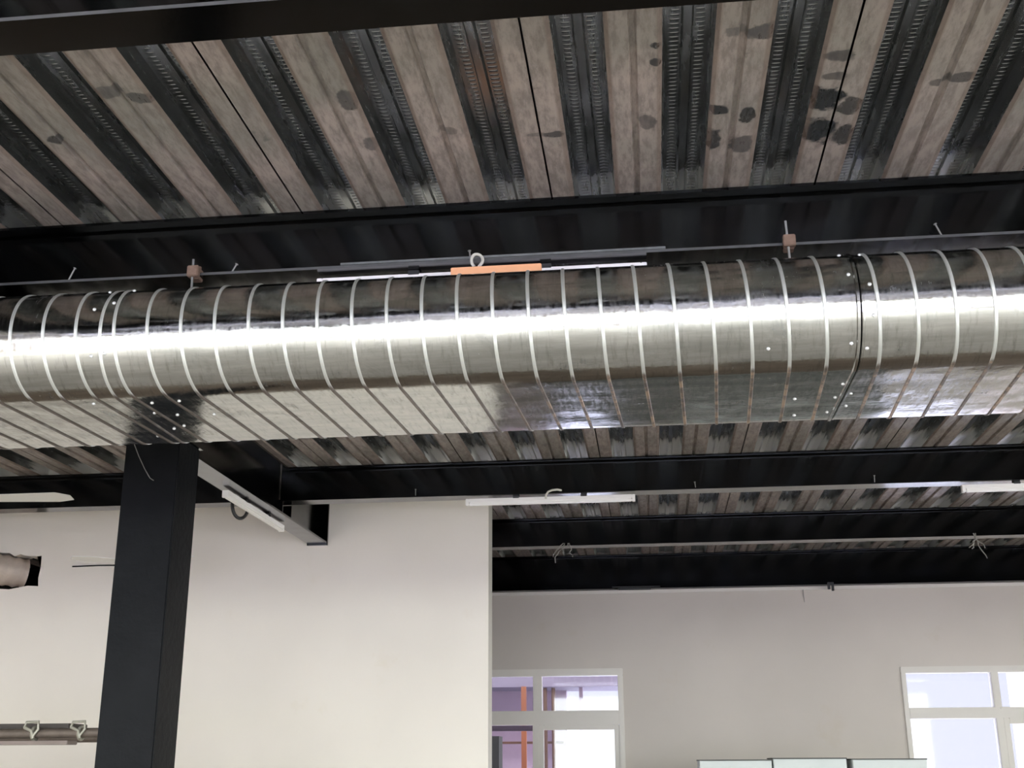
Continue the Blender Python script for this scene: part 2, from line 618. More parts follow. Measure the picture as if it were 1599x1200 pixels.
# outer walls
def side_wall(name, x0, x1, holes):
    bm = bmesh.new()
    plate_with_holes(bm, rect(-5.2, 11.75, 0, EYE + DECK + 0.07), [rect(*o) for o in holes], x0, x1)
    for v in bm.verts:
        v.co = (v.co.y, v.co.x, v.co.z)
    finish(bm, name, M['wall'], kind='structure')


side_wall('wall_left', -7.2, -7.0, SIDE_FILL[:1])
side_wall('wall_right', 8.0, 8.2, SIDE_FILL)
bm = bmesh.new()
plate_with_holes(bm, rect(-7.0, 8.0, 0, EYE + DECK + 0.07), [rect(*o) for o in FRONT], -5.2, -5.02)
finish(bm, 'wall_front', M['wall'], kind='structure')
bm = bmesh.new()
plate_with_holes(bm, rect(-7.0, 8.0, 0, EYE + 1.58), [rect(*BACK1), rect(*BACK2)], 11.45, 11.65)
box(bm, Z((-7.0, 11.655, 1.5)), Z((8.0, 11.75, DECK + 0.07)))
finish(bm, 'wall_back', M['wall_b'], kind='structure')

# protruding partition on the left with a ragged hole for the wrapped duct
random.seed(4)
hole = []
for i in range(15):
    hole.append((-5.30 + i * 0.046, EYE + 1.560 + random.uniform(-0.03, 0.018)))
hole += [(-4.665, EYE + 1.54), (-4.662, EYE + 1.45), (-4.672, EYE + 1.37), (-4.665, EYE + 1.305), (-4.75, EYE + 1.31), (-4.9, EYE + 1.285), (-5.1, EYE + 1.30), (-5.30, EYE + 1.29)]
bm = bmesh.new()
plate_with_holes(bm, rect(-7.0, -1.175, 0, EYE + DECK - 0.002), [hole], 8.6, 8.8)
finish(bm, 'wall_middle', M['wall'], kind='structure')

# thin capping strip along the head of the back wall, just under the last beam
bm = bmesh.new()
box(bm, Z((-2.0, 11.435, 1.545)), Z((7.98, 11.449, 1.575)))
finish(bm, 'trim_1', M['frame'], kind='structure')

# ---------------------------------------------------------------- windows


def bars(bm, items, y0, y1):
    for a, b, c, d in items:
        box(bm, (a, y0, EYE + c), (b, y1, EYE + d), 0, 0.004)


def pane(parent, a, b, c, d, y):
    bm = bmesh.new()
    box(bm, (a, y, EYE + c), (b, y + 0.004, EYE + d))
    finish(bm, 'pane', M['glass'], parent)


def sash(parent, a, b, c, d, t, y):
    """opening light: a frame t wide around a pane"""
    bm = bmesh.new()
    bars(bm, [(a, a + t, c, d), (b - t, b, c, d), (a + t, b - t, c, c + t), (a + t, b - t, d - t, d)], y, y + 0.045)
    s = finish(bm, 'sash', M['frame'], parent)
    pane(s, a + t, b - t, c + t, d - t, y + 0.02)


bm = bmesh.new()
F0, F1 = 11.43, 11.53
bars(bm, [(-2.08, -0.285, 0.78, 0.845), (-2.02, -0.335, 0.335, 0.463), (-0.335, -0.285, -0.75, 0.78), (-2.08, -2.02, -0.75, 0.78),
          (-1.135, -1.052, 0.463, 0.78), (-1.142, -1.085, -0.75, 0.335), (-2.08, -0.285, -0.82, -0.75)], F0, F1)
w1 = finish(bm, 'window_1', M['frame'], kind='structure')
pane(w1, -2.02, -1.135, 0.463, 0.78, 11.47)
pane(w1, -1.052, -0.335, 0.463, 0.78, 11.47)
bm = bmesh.new()
box(bm, (-2.02, 11.56, EYE + 0.285), (-1.142, 11.60, EYE + 0.334))  # dark strip standing in for the shaded reveal under the window head
finish(bm, 'reveal_shade', M['plum'], w1)
sash(w1, -1.085, -0.335, -0.75, 0.335, 0.046, 11.44)

bm = bmesh.new()
bars(bm, [(2.255, 4.12, 0.768, 0.825), (2.298, 4.06, 0.366, 0.461), (2.255, 2.298, -0.75, 0.768), (4.06, 4.12, -0.75, 0.768),
          (3.047, 3.112, -0.75, 0.366), (3.047, 3.112, 0.461, 0.768), (2.255, 4.12, -0.82, -0.75)], F0, F1)
w2 = finish(bm, 'window_2', M['frame'], kind='structure')
pane(w2, 2.298, 3.047, 0.461, 0.768, 11.47)
pane(w2, 3.112, 4.06, 0.461, 0.768, 11.47)
pane(w2, 2.298, 3.047, -0.75, 0.366, 11.47)
sash(w2, 3.112, 4.06, -0.75, 0.366, 0.05, 11.44)
bm = bmesh.new()
box(bm, (3.095, 11.418, EYE + 0.445), (3.165, 11.43, EYE + 0.463), 0, 0.002)
finish(bm, 'window_catch', M['frame'], w2)

for i, (a, b, c, d) in enumerate(FRONT):
    bm = bmesh.new()
    box(bm, (a, -5.16, c), (a + 0.06, -5.08, d))
    box(bm, (b - 0.06, -5.16, c), (b, -5.08, d))
    box(bm, (a + 0.06, -5.16, c), (b - 0.06, -5.08, c + 0.06))
    box(bm, (a + 0.06, -5.16, d - 0.06), (b - 0.06, -5.08, d))
    mx = (a + b) / 2
    box(bm, (mx - 0.03, -5.16, c + 0.06), (mx + 0.03, -5.08, d - 0.06))
    finish(bm, 'window_%d' % (i + 3), M['frame'], kind='structure')

nw = 7  # frames of the unseen side windows, added for extra light
for sx, holes in ((-7.1, SIDE_FILL[:1]), (8.1, SIDE_FILL)):
    for (a, b, c, d) in holes:
        bm = bmesh.new()
        mx = (a + b) / 2
        for p, q, r_, t_ in ((a, a + 0.06, c, d), (b - 0.06, b, c, d), (a + 0.06, b - 0.06, c, c + 0.06), (a + 0.06, b - 0.06, d - 0.06, d), (mx - 0.03, mx + 0.03, c + 0.06, d - 0.06)):
            box(bm, (sx - 0.04, p, r_), (sx + 0.04, q, t_))
        finish(bm, 'window_%d' % nw, M['frame'], kind='structure')
        nw += 1

# ---------------------------------------------------------------- steel beams
BW = 0.135


def i_beam(y, xa, xb, z0, label, w=BW, tf=0.010, ztop=DECK - 0.001, group='black steel beams under the decking', name='steel_beam', lit_edge=False):
    """universal beam running along X; y is the front edge of its flanges"""
    yc = y + w / 2
    tw = 0.0035
    prof = [(y, z0), (y + w, z0), (y + w, z0 + tf), (yc + tw + 0.008, z0 + tf), (yc + tw, z0 + tf + 0.008), (yc + tw, ztop - tf - 0.008), (yc + tw + 0.008, ztop - tf),
            (y + w, ztop - tf), (y + w, ztop), (y, ztop), (y, ztop - tf), (yc - tw - 0.008, ztop - tf), (yc - tw, ztop - tf - 0.008), (yc - tw, z0 + tf + 0.008), (yc - tw - 0.008, z0 + tf), (y, z0 + tf)]
    bm = bmesh.new()
    extrude_profile(bm, [(a, b + EYE) for a, b in prof], 'x', xa, xb)
    if lit_edge:                                   # light caught by the bottom flange's front edge, painted as paler grey
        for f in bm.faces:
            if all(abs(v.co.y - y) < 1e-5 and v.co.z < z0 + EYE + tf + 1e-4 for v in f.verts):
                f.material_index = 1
    o = finish(bm, name, [M['beam'], M['lit_edge']])
    tag(o, label, 'beam', group)
    return o


GX = -2.475                                    # the girder over the column
XR = 7.98
i_beam(2.24, GX + 0.01, XR, 1.680, 'black steel beam crossing the top left corner, nearest the camera', lit_edge=True)
b1 = i_beam(3.77, GX + 0.01, XR, 1.680, 'black steel beam with two rod clamps on its flange, directly above the duct', lit_edge=True)
b2 = i_beam(7.54, GX + 0.01, XR, 1.680, 'black steel beam behind the duct, carrying the two white light battens')
i_beam(7.54, -6.98, GX - 0.01, 1.680, 'short stretch of black beam left of the black column')
i_beam(9.51, -2.38, XR, 1.680, 'black steel beam with twisted wires hanging from it, second from the back wall')
i_beam(11.375, -6.98, XR, 1.583, 'deep black steel beam lying on the head of the back wall')

# girder running away from the camera over the column
bm = bmesh.new()
gw, z0, zt, tf, tw = 0.150, 1.575, DECK - 0.001, 0.013, 0.004
prof = [(GX - gw / 2, z0), (GX + gw / 2, z0), (GX + gw / 2, z0 + tf), (GX + tw, z0 + tf), (GX + tw, zt - tf), (GX + gw / 2, zt - tf), (GX + gw / 2, zt), (GX - gw / 2, zt),
        (GX - gw / 2, zt - tf), (GX - tw, zt - tf), (GX - tw, z0 + tf), (GX - gw / 2, z0 + tf)]
extrude_profile(bm, [(a, b + EYE) for a, b in prof], 'y', -4.99, 8.575)
gird = finish(bm, 'steel_girder', M['beam'])
tag(gird, 'black steel girder running from the column top to the cream wall', 'beam')
bm = bmesh.new()
box(bm, Z((GX - gw / 2 - 0.004, 8.576, z0 - 0.012)), Z((GX + gw / 2 + 0.004, 8.598, zt)))
finish(bm, 'end_plate', M['beam'], gird)
for yy in (7.50, 7.70):
    bm = bmesh.new()
    box(bm, Z((GX + tw, yy, z0 + tf)), Z((GX + gw / 2 - 0.012, yy + 0.010, 1.679)))
    finish(bm, 'stiffener', M['beam'], gird)

# column
bm = bmesh.new()
CX0, CX1, CY0, CY1 = -2.580, -2.300, 5.45, 5.72
box(bm, (CX0, CY0, 0.02), (CX1, CY1, EYE + 1.560), 0, 0.006)
colm = finish(bm, 'steel_column', M['column'])
tag(colm, 'square black painted steel column standing left in front of the cream wall', 'column')
bm = bmesh.new()
box(bm, (CX0 - 0.01, CY0 - 0.02, EYE + 1.560), (CX1 + 0.01, CY1 + 0.02, EYE + 1.5745))
finish(bm, 'cap_plate', M['beam'], colm)
bm = bmesh.new()
box(bm, (CX0 - 0.08, CY0 - 0.08, 0), (CX1 + 0.08, CY1 + 0.08, 0.02))
finish(bm, 'base_plate', M['beam'], colm)

# ---------------------------------------------------------------- flat-oval spiral duct
DY, DZ, DR, DW = 3.62, 1.360, 0.1906, 0.531
SP = 0.11335                                   # seam spacing


def oval(off=0.0, n=40):
    """points (y, z, ny, nz, s) around the oval: top, front, bottom, back"""
    out = []
    s = 0.0
    R = DR + off
    for i in range(n + 1):                     # front half circle from the top down to the bottom
        a = math.pi / 2 + math.pi * i / n
        out.append((DY + R * math.cos(a), DZ + R * math.sin(a), math.cos(a), math.sin(a)))
    m_ = 8
    for i in range(1, m_ + 1):
        out.append((DY + DW * i / m_, DZ - R, 0, -1))
    for i in range(1, n + 1):
        a = -math.pi / 2 + math.pi * i / n
        out.append((DY + DW + R * math.cos(a), DZ + R * math.sin(a), math.cos(a), math.sin(a)))
    for i in range(1, m_):
        out.append((DY + DW - DW * i / m_, DZ + R, 0, 1))
    return out


PER = 2 * DW + 2 * math.pi * DR
PTS = oval()
CUM = [0.0]
for i in range(len(PTS)):
    p, q = PTS[i], PTS[(i + 1) % len(PTS)]
    CUM.append(CUM[-1] + math.hypot(q[0] - p[0], q[1] - p[1]))
S_FRONT = DR * math.radians(101)               # arc length from the top to the point where seams were measured


def duct_shell(xa, xb, off=0.0):
    bm = bmesh.new()
    P = oval(off)
    A = [bm.verts.new((xa, p[0], p[1] + EYE)) for p in P]
    B = [bm.verts.new((xb, p[0], p[1] + EYE)) for p in P]
    n = len(P)
    for i in range(n):
        bm.faces.new((A[i], A[(i + 1) % n], B[(i + 1) % n], B[i]))
    bm.faces.new(A)
    bm.faces.new(B[::-1])
    return bm


def duct_seam(xa, xb, x_ref, parent):
    """raised helical lock seam; passes x_ref on the front of the duct"""
    bm = bmesh.new()
    prof = [(-0.0062, -0.0004), (-0.0040, 0.0034), (0.0040, 0.0034), (0.0062, -0.0004)]
    n = len(PTS)
    k0 = math.floor((xa - x_ref) / SP) - 2
    k1 = math.ceil((xb - x_ref) / SP) + 2
    prev = None
    for k in range(k0, k1):
        for i in range(n):
            y, z, ny, nz = PTS[i]
            x = x_ref + SP * (k + (CUM[i] - S_FRONT) / PER)
            if x < xa + 0.006 or x > xb - 0.006:
                prev = None
                continue
            ring = [bm.verts.new((x + dx, y + ny * h, z + nz * h + EYE)) for dx, h in prof]
            if prev:
                for j in range(3):
                    bm.faces.new((prev[j], prev[j + 1], ring[j + 1], ring[j]))
            prev = ring
    return finish(bm, 'lock_seam', M['seam'], parent, smooth=False)


def front_point(theta):
    """point and normal on the curved front; theta in degrees above horizontal"""
    a = math.radians(180 - theta)
    return DY + DR * math.cos(a), DZ + DR * math.sin(a), math.cos(a), math.sin(a)


def duct_screw(x, parent, theta=None, t=None):
    if theta is not None:
        y, z, ny, nz = front_point(theta)
    else:
        y, z, ny, nz = DY + DW * t, DZ - DR, 0.0, -1.0
    n = Vector((0, ny, nz))
    c = Vector((x, y, z + EYE))
    bm = bmesh.new()
    tube(bm, [c - n * 0.001, c + n * 0.0015, c + n * 0.0035, c + n * 0.0048], [0.0062, 0.0062, 0.0045, 0.0022], 8)
    finish(bm, 'screw', M['screw'], parent, smooth=True)


def bead(x, w, h, parent, name='coupling_bead', mat='duct'):
    P0, P1 = oval(0.0), oval(h)
    bm = bmesh.new()
    n = len(P0)
    L = [[bm.verts.new((x + dx, p[0], p[1] + EYE)) for p in PP] for dx, PP in ((-w, P0), (-w * 0.6, P1), (w * 0.6, P1), (w, P0))]
    for a, b in zip(L, L[1:]):
        for i in range(n):
            bm.faces.new((a[i], a[(i + 1) % n], b[(i + 1) % n], b[i]))
    return finish(bm, name, M[mat], parent, smooth=True)


J1, J2 = -1.756, 0.672
ducts = []
for xa, xb, ref, lab in ((-6.98, J1, -1.704 - 0.017, 'left length of silver spiral duct, from the left screwed joint outward'),
                         (J1, J2, -1.250, 'middle and longest length of silver spiral duct between its two screwed joints'),
                         (J2, 7.98, 0.722, 'right length of silver spiral duct with pale violet sheen underneath')):
    d = finish(duct_shell(xa + 0.002, xb - 0.002), 'spiral_duct', M['duct'], smooth=True)
    tag(d, lab, 'duct', 'lengths of the oval spiral duct')
    duct_seam(xa, xb, ref, d)
    ducts.append(d)
bead(J1 + 0.004, 0.006, 0.003, ducts[1], mat='seam')
bead(J2 - 0.008, 0.007, 0.005, ducts[1])
bead(J2 + 0.006, 0.003, 0.0015, ducts[2])
for x, par, th in ((J1 - 0.03, 0, 22), (J1 + 0.03, 1, 30), (J1 - 0.028, 0, -28), (J1 + 0.018, 1, -26), (J1 - 0.02, 0, 58), (J1 + 0.06, 1, 62),
                   (J2 - 0.035, 1, 62), (J2 + 0.028, 2, 60), (J2 - 0.028, 1, 20), (J2 + 0.03, 2, 8), (J2 + 0.035, 2, -22), (J2 - 0.03, 1, -48), (J2 + 0.018, 2, -54), (J2 - 0.28, 1, -50)):
    duct_screw(x, ducts[par], theta=th)
for x, par, t in ((J2 - 0.022, 1, 0.24), (J2 - 0.026, 1, 0.52), (J2 - 0.03, 1, 0.85), (J2 - 0.16, 1, 0.52), (J2 - 0.14, 1, 0.9), (J2 + 0.02, 2, 0.45), (J2 + 0.025, 2, 0.72),
                  (J1 - 0.10, 0, 0.05), (J1 + 0.10, 1, 0.08), (J1 + 0.20, 1, 0.06), (J1 + 0.06, 1, 0.30), (J1 + 0.13, 1, 0.36), (J1 + 0.26, 1, 0.38), (J1 + 0.05, 1, 0.68), (J1 + 0.10, 1, 0.62), (J1 - 0.05, 0, 0.85)):
    duct_screw(x, ducts[par], t=t)

# ---------------------------------------------------------------- clamps and rods on the beam above the duct


def rod_hanger(x, ztop, lean, label):
    o = empty('rod_hanger', W(x, 3.75, 1.55), label, 'hanger', 'threaded rod hangers of the duct')
    bm = bmesh.new()
    tube(bm, [W(x - lean, 3.752, ztop), W(x, 3.752, 1.552)], 0.0045, 8)
    finish(bm, 'threaded_rod', M['zinc'], o)
    bm = bmesh.new()
    # C-shaped beam clamp gripping the flange edge at y = 3.77
    a = x - 0.020
    b = x + 0.022
    box(bm, Z((a, 3.738, 1.666)), Z((b, 3.762, 1.708)), 0, 0.003)
    box(bm, Z((a + 0.004, 3.762, 1.692)), Z((b - 0.004, 3.80, 1.708)), 0, 0.002)
    box(bm, Z((a + 0.004, 3.762, 1.664)), Z((b - 0.004, 3.80, 1.678)), 0, 0.002)
    finish(bm, 'beam_clamp', M['rust'], o)
    bm = bmesh.new()
    tube(bm, [W(x + 0.004, 3.79, 1.708), W(x + 0.004, 3.79, 1.722)], 0.009, 6)
    finish(bm, 'lock_nut', M['rust'], o)
    return o


rod_hanger(-1.587, 1.736, 0.004, 'threaded rod in a dark clamp on the beam above the left part of the duct')
rod_hanger(0.516, 1.763, 0.006, 'threaded rod in a rusty brown clamp above the right part of the duct')


def nail(p, q, label, r=0.003):
    bm = bmesh.new()
    p, q = W(*p), W(*q)
    d = (q - p).normalized()
    tube(bm, [p, q, q + d * 0.001, q + d * 0.004], [r, r, r * 2.1, r * 2.1], 7)
    o = finish(bm, 'fixing_screw', M['nail'])
    tag(o, label, 'screw', 'loose screws along the beams')


nail((-2.088, 3.80, 1.691), (-2.066, 3.80, 1.745), 'small leaning screw on the near beam flange, furthest left')
nail((-1.466, 3.80, 1.691), (-1.447, 3.80, 1.728), 'small leaning screw on the near beam flange, just right of the left rod')
nail((1.035, 3.80, 1.691), (1.016, 3.80, 1.742), 'small leaning screw on the near beam flange, right of the right rod')
nail((-0.585, 3.80, 1.691), (-0.590, 3.80, 1.732), 'small screw beside the ring clip above the orange board')
nail((-1.524, 7.56, 1.691), (-1.525, 7.56, 1.735), 'thin screw on the beam behind the duct, above the cream wall', 0.003)
nail((0.320, 7.56, 1.691), (0.316, 7.56, 1.728), 'thin screw on the beam behind the duct, right of the long batten', 0.003)
nail((1.450, 7.56, 1.691), (1.452, 7.56, 1.735), 'thin screw on the beam behind the duct, left of the right-hand batten', 0.003)

# pale ring clip above the orange board
bm = bmesh.new()
c = W(-0.556, 3.755, 1.676)
tube(bm, [c + Vector((0.020 * math.cos(a), 0.004 * math.sin(a * 2), 0.024 * math.sin(a))) for a in [math.radians(-60 + i * 300 / 18) for i in range(19)]], 0.0055, 8)
tube(bm, [c + Vector((0.008, 0.0, -0.020)), c + Vector((0.0, 0.0, -0.046))], 0.0055, 8)
tag(finish(bm, 'cable_clip', M['cable'], smooth=True), 'pale bent ring clip standing on the orange board', 'clip')

bm = bmesh.new()
box(bm, Z((-0.640, 3.700, 1.5515)), Z((-0.326, 3.722, 1.630)), 0, 0.002)
brd = finish(bm, 'timber_board', M['orange'])
tag(brd, 'orange timber offcut standing on top of the duct against the white batten', 'board')
brd.rotation_euler = (0, 0, 0)

bm = bmesh.new()
box(bm, Z((-1.05, 3.766, 1.6905)), Z((0.10, 3.775, 1.699)), 0, 0.001)
tag(finish(bm, 'cable_strip', M['bar']), 'thin scuffed grey strip lying along the flange above the duct', 'strip')

# ---------------------------------------------------------------- tube-light battens


def batten(a, b, w, h, label, drop=0.012):
    """batten luminaire from a to b (points on its upper centre line)"""
    a, b = W(*a), W(*b)
    L = (b - a).length
    d = (b - a).normalized()
    s = d.cross(Vector((0, 0, 1))).normalized()
    root = empty('light_batten', (a + b) / 2, label, 'tube light', 'white tube light battens')
    R = Matrix((( d.x, s.x, 0, 0), (d.y, s.y, 0, 0), (d.z, s.z, 1, 0), (0, 0, 0, 1)))
    Tm = Matrix.Translation(a) @ R

    def part(name, mat, boxes, bev=0.002):
        bm = bmesh.new()
        for p, q in boxes:
            box(bm, p, q, 0, bev)
        bm.transform(Tm)
        finish(bm, name, M[mat], root)
    part('housing', 'white', [((0.02, -w / 2, -h * 0.55), (L - 0.02, w / 2, 0))])
    part('tube_cover', 'diff', [((0.02, -w * 0.42, -h), (L - 0.02, w * 0.42, -h * 0.55))], 0.006)
    part('end_cap', 'white', [((0, -w / 2, -h), (0.02, w / 2, 0))])
    part('end_cap', 'white', [((L - 0.02, -w / 2, -h), (L, w / 2, 0))])
    for q in (0.30, 0.70):
        part('mounting_clip', 'blackp', [((L * q - 0.02, -w / 2 - 0.003, -0.004), (L * q + 0.02, w / 2 + 0.003, drop))], 0.001)
    return root


batten((-1.150, 3.84, 1.667), (0.034, 3.84, 1.667), 0.040, 0.050, 'white light batten half hidden behind the top of the duct')
batten((-1.190, 7.60, 1.667), (-0.072, 7.60, 1.667), 0.040, 0.044, 'white light batten under the far beam, beside the corner of the cream wall')
batten((1.990, 7.60, 1.667), (3.110, 7.60, 1.667), 0.040, 0.046, 'white light batten under the far beam at the right edge of the picture')
batten((-2.500, 6.66, 1.561), (-2.500, 7.78, 1.561), 0.040, 0.044, 'white light batten under the girder between column and cream wall')

# cable loops at the battens
bm = bmesh.new()
c = W(-2.56, 7.10, 1.563)
tube(bm, [c + Vector((0.035 * math.cos(a), 0.05 * math.cos(a), 0.085 * math.sin(a))) for a in [math.radians(170 + i * 200 / 14) for i in range(15)]], 0.011, 8)
tag(finish(bm, 'cable_loop', M['blackp'], smooth=True), 'black cable loop sagging beside the batten under the girder', 'cable')
bm = bmesh.new()
tube(bm, [W(-0.652, 7.525, 1.640), W(-0.650, 7.518, 1.662), W(-0.636, 7.512, 1.683), W(-0.61, 7.512, 1.694), W(-0.575, 7.520, 1.699), W(-0.552, 7.545, 1.698)], 0.0075, 8)
tag(finish(bm, 'feed_cable', M['cable'], smooth=True), 'pale bent cable feeding the batten beside the cream wall corner', 'cable')

# thin wire on the head of the column
bm = bmesh.new()
tube(bm, [W(-2.535, 5.440, 1.53), W(-2.500, 5.434, 1.46), W(-2.462, 5.434, 1.392), W(-2.432, 5.436, 1.346), W(-2.415, 5.444, 1.335)], 0.0022, 6)
tag(finish(bm, 'thin_wire', M['nail'], smooth=True), 'thin wire slanting down the top of the black column', 'wire')


def tie_wire(x, label, seed):
    random.seed(seed)
    bm = bmesh.new()
    for k in range(4):
        p = Vector((x + random.uniform(-0.03, 0.03), 9.505, 1.70 + EYE))
        pts = [p.copy()]
        dx = random.uniform(-0.022, 0.022)
        for i in range(5 + k):
            p = p + Vector((dx + random.uniform(-0.016, 0.016), random.uniform(-0.006, 0.004), -0.02 + random.uniform(-0.012, 0.012)))
            p.y = min(p.y, 9.503)
            pts.append(p.copy())
        tube(bm, pts, 0.004, 5)
    tag(finish(bm, 'tie_wire', M['wire'], smooth=True), label, 'wire', 'twisted wires under the second beam from the back')


tie_wire(-0.66, 'twisted tie wire under the far beam, nearer the cream wall corner', 3)
tie_wire(2.55, 'twisted tie wire under the far beam, near the right edge', 8)

# bracket and streak on the head of the back wall
bm = bmesh.new()
box(bm, Z((1.655, 11.34, 1.535)), Z((1.678, 11.372, 1.60)), 0, 0.003)
box(bm, Z((1.690, 11.34, 1.520)), Z((1.712, 11.372, 1.60)), 0, 0.003)
box(bm, Z((1.655, 11.345, 1.572)), Z((1.712, 11.371, 1.60)), 0, 0.003)
tag(finish(bm, 'beam_bracket', M['blackp']), 'small black forked bracket hanging from the beam over the back wall', 'bracket')
bm = bmesh.new()
box(bm, Z((-0.30, 11.34, 1.566)), Z((0.01, 11.374, 1.583)), 0, 0.002)
box(bm, Z((-0.36, 11.355, 1.592)), Z((0.10, 11.374, 1.600)), 0, 0.002)
tag(finish(bm, 'flat_plate', M['blackp']), 'thin black plate under the back beam right of the cream wall corner', 'plate')
bm = bmesh.new()
tube(bm, [W(1.436, 11.43, 1.545), W(1.438, 11.443, 1.50), W(1.444, 11.447, 1.43)], [0.006, 0.005, 0.002], 6)
tag(finish(bm, 'wall_nail', M['wire']), 'thin dark nail mark high on the back wall, left of the black bracket', 'nail')
bm = bmesh.new()
tube(bm, [W(-4.40, 8.590, 1.448), W(-4.2, 8.592, 1.452), W(-4.07, 8.592, 1.450), W(-3.75, 8.592, 1.453)], 0.006, 6)
tag(finish(bm, 'wall_cable', M['blackp']), 'thin dark cable running level along the cream wall left of the column', 'cable')

# ---------------------------------------------------------------- ceiling fans


def fan(x, y, z, ztop, angles, R_, pitch, label):
    root = empty('ceiling_fan', W(x, y, z), label, 'fan', 'white ceiling fans left of the column')
    bm = bmesh.new()
    lathe(bm, [(0, -0.05), (0.05, -0.048), (0.085, -0.03), (0.095, 0.0), (0.09, 0.03), (0.06, 0.055), (0.02, 0.065), (0.0, 0.066)], W(x, y, z))
    finish(bm, 'motor', M['fan'], root, smooth=True)
    bm = bmesh.new()
    tube(bm, [W(x, y, z + 0.06), W(x, y, ztop - 0.05)], 0.011, 10)
    finish(bm, 'down_rod', M['fan'], root, smooth=True)
    bm = bmesh.new()
    lathe(bm, [(0.012, 0), (0.035, 0.01), (0.055, 0.045), (0.055, 0.05), (0, 0.05)], W(x, y, ztop - 0.05), 20)
    finish(bm, 'canopy', M['fan'], root, smooth=True)
    for a in angles:
        bm = bmesh.new()
        prof = [(0.09, 0.03), (0.16, 0.055), (R_ - 0.10, 0.070), (R_, 0.045), (R_, -0.02), (R_ - 0.08, -0.065), (0.16, -0.05), (0.09, -0.03)]
        T = [bm.verts.new((p, q, q * pitch + 0.002)) for p, q in prof]
        B = [bm.verts.new((p, q, q * pitch - 0.002)) for p, q in prof]
        bm.faces.new(T)
        bm.faces.new(B[::-1])
        for i in range(len(prof)):
            bm.faces.new((T[i], B[i], B[(i + 1) % len(prof)], T[(i + 1) % len(prof)]))
        bm.transform(Matrix.Translation(W(x, y, z - 0.02)) @ Matrix.Rotation(math.radians(a), 4, 'Z'))
        finish(bm, 'blade', M['fan'], root)


fan(-4.26, 6.88, 1.628, DECK, (3, 123, 243), 0.66, -0.20, 'white ceiling fan blade reaching in from the left edge below the far beam')
fan(-3.40, 7.61, 1.318, 1.6795, (213, 333, 93), 0.46, 0.10, 'white ceiling fan mostly hidden behind the black column')

# ---------------------------------------------------------------- wrapped duct through the hole in the wall
bm = bmesh.new()
pts, rad = [], []
A_, B_ = Vector((-5.95, 7.75, EYE + 1.46)), Vector((-4.86, 8.74, EYE + 1.425))
NN = 60
for i in range(NN + 1):
    t = i / NN
    p = A_.lerp(B_, t)
    p.z += 0.03 * math.sin(t * math.pi)
    pts.append(p)
    rad.append(0.120 + 0.006 * math.sin(i * 1.9) + (0.0 if t < 0.8 else -0.05 * (t - 0.8)))
tube(bm, pts, rad, 26)
tag(finish(bm, 'wrapped_duct', M['flex'], smooth=True), 'beige wrapped round duct entering the ragged hole in the cream wall', 'duct')

# ---------------------------------------------------------------- scaffold at the lower left
sc = empty('scaffold', (-3.4, 6.12, 0), 'rusty scaffold tube with planks at the lower left edge, behind the column', 'scaffold')
bm = bmesh.new()
tube(bm, [W(-4.6, 6.10, 0.148), W(-2.53, 6.10, 0.159)], 0.0245, 16)
finish(bm, 'ledger_tube', M['tube'], sc, smooth=True)
for x, y in ((-4.45, 6.155), (-2.60, 6.155), (-4.45, 7.0), (-2.99, 7.0)):
    if True:
        bm = bmesh.new()
        tube(bm, [Vector((x, y, 0)), Vector((x, y, EYE + 0.12 if y > 6.5 else EYE + 0.19))], 0.0245, 14)
        finish(bm, 'upright_tube', M['tube'], sc, smooth=True)
bm = bmesh.new()
tube(bm, [W(-4.6, 6.95, 0.148), W(-2.93, 6.95, 0.148)], 0.0245, 16)
finish(bm, 'ledger_tube', M['tube'], sc, smooth=True)
bm = bmesh.new()
box(bm, Z((-4.6, 6.128, 0.183)), Z((-3.06, 6.34, 0.206)), 0, 0.003)
finish(bm, 'plank', M['dplank'], sc)
bm = bmesh.new()
box(bm, Z((-4.6, 6.07, 0.098)), Z((-3.03, 6.18, 0.118)), 0, 0.003)
finish(bm, 'plank', M['plank'], sc)
for x, s in ((-3.23, 1.0), (-2.975, 0.9)):
    bm = bmesh.new()
    c = W(x, 6.10, 0.155)
    tube(bm, [c + Vector((0.0, 0.031 * math.cos(a), 0.031 * math.sin(a))) for a in [2 * math.pi * i / 16 for i in range(16)]], 0.010, 8, closed=True)
    tube(bm, [c + Vector((-0.045, -0.03, 0.028)), c + Vector((-0.035, -0.032, 0.055)), c + Vector((0.03, -0.032, 0.058)), c + Vector((0.034, -0.034, 0.02)), c + Vector((0.008, -0.036, -0.015))], 0.008 * s, 8)
    tube(bm, [c + Vector((-0.045, -0.03, 0.030)), c + Vector((0.0, -0.036, 0.012)), c + Vector((0.012, -0.036, -0.026))], 0.009 * s, 8)
    finish(bm, 'coupler', M['clamp'], sc, smooth=True)

# ---------------------------------------------------------------- pale boards at the lower right


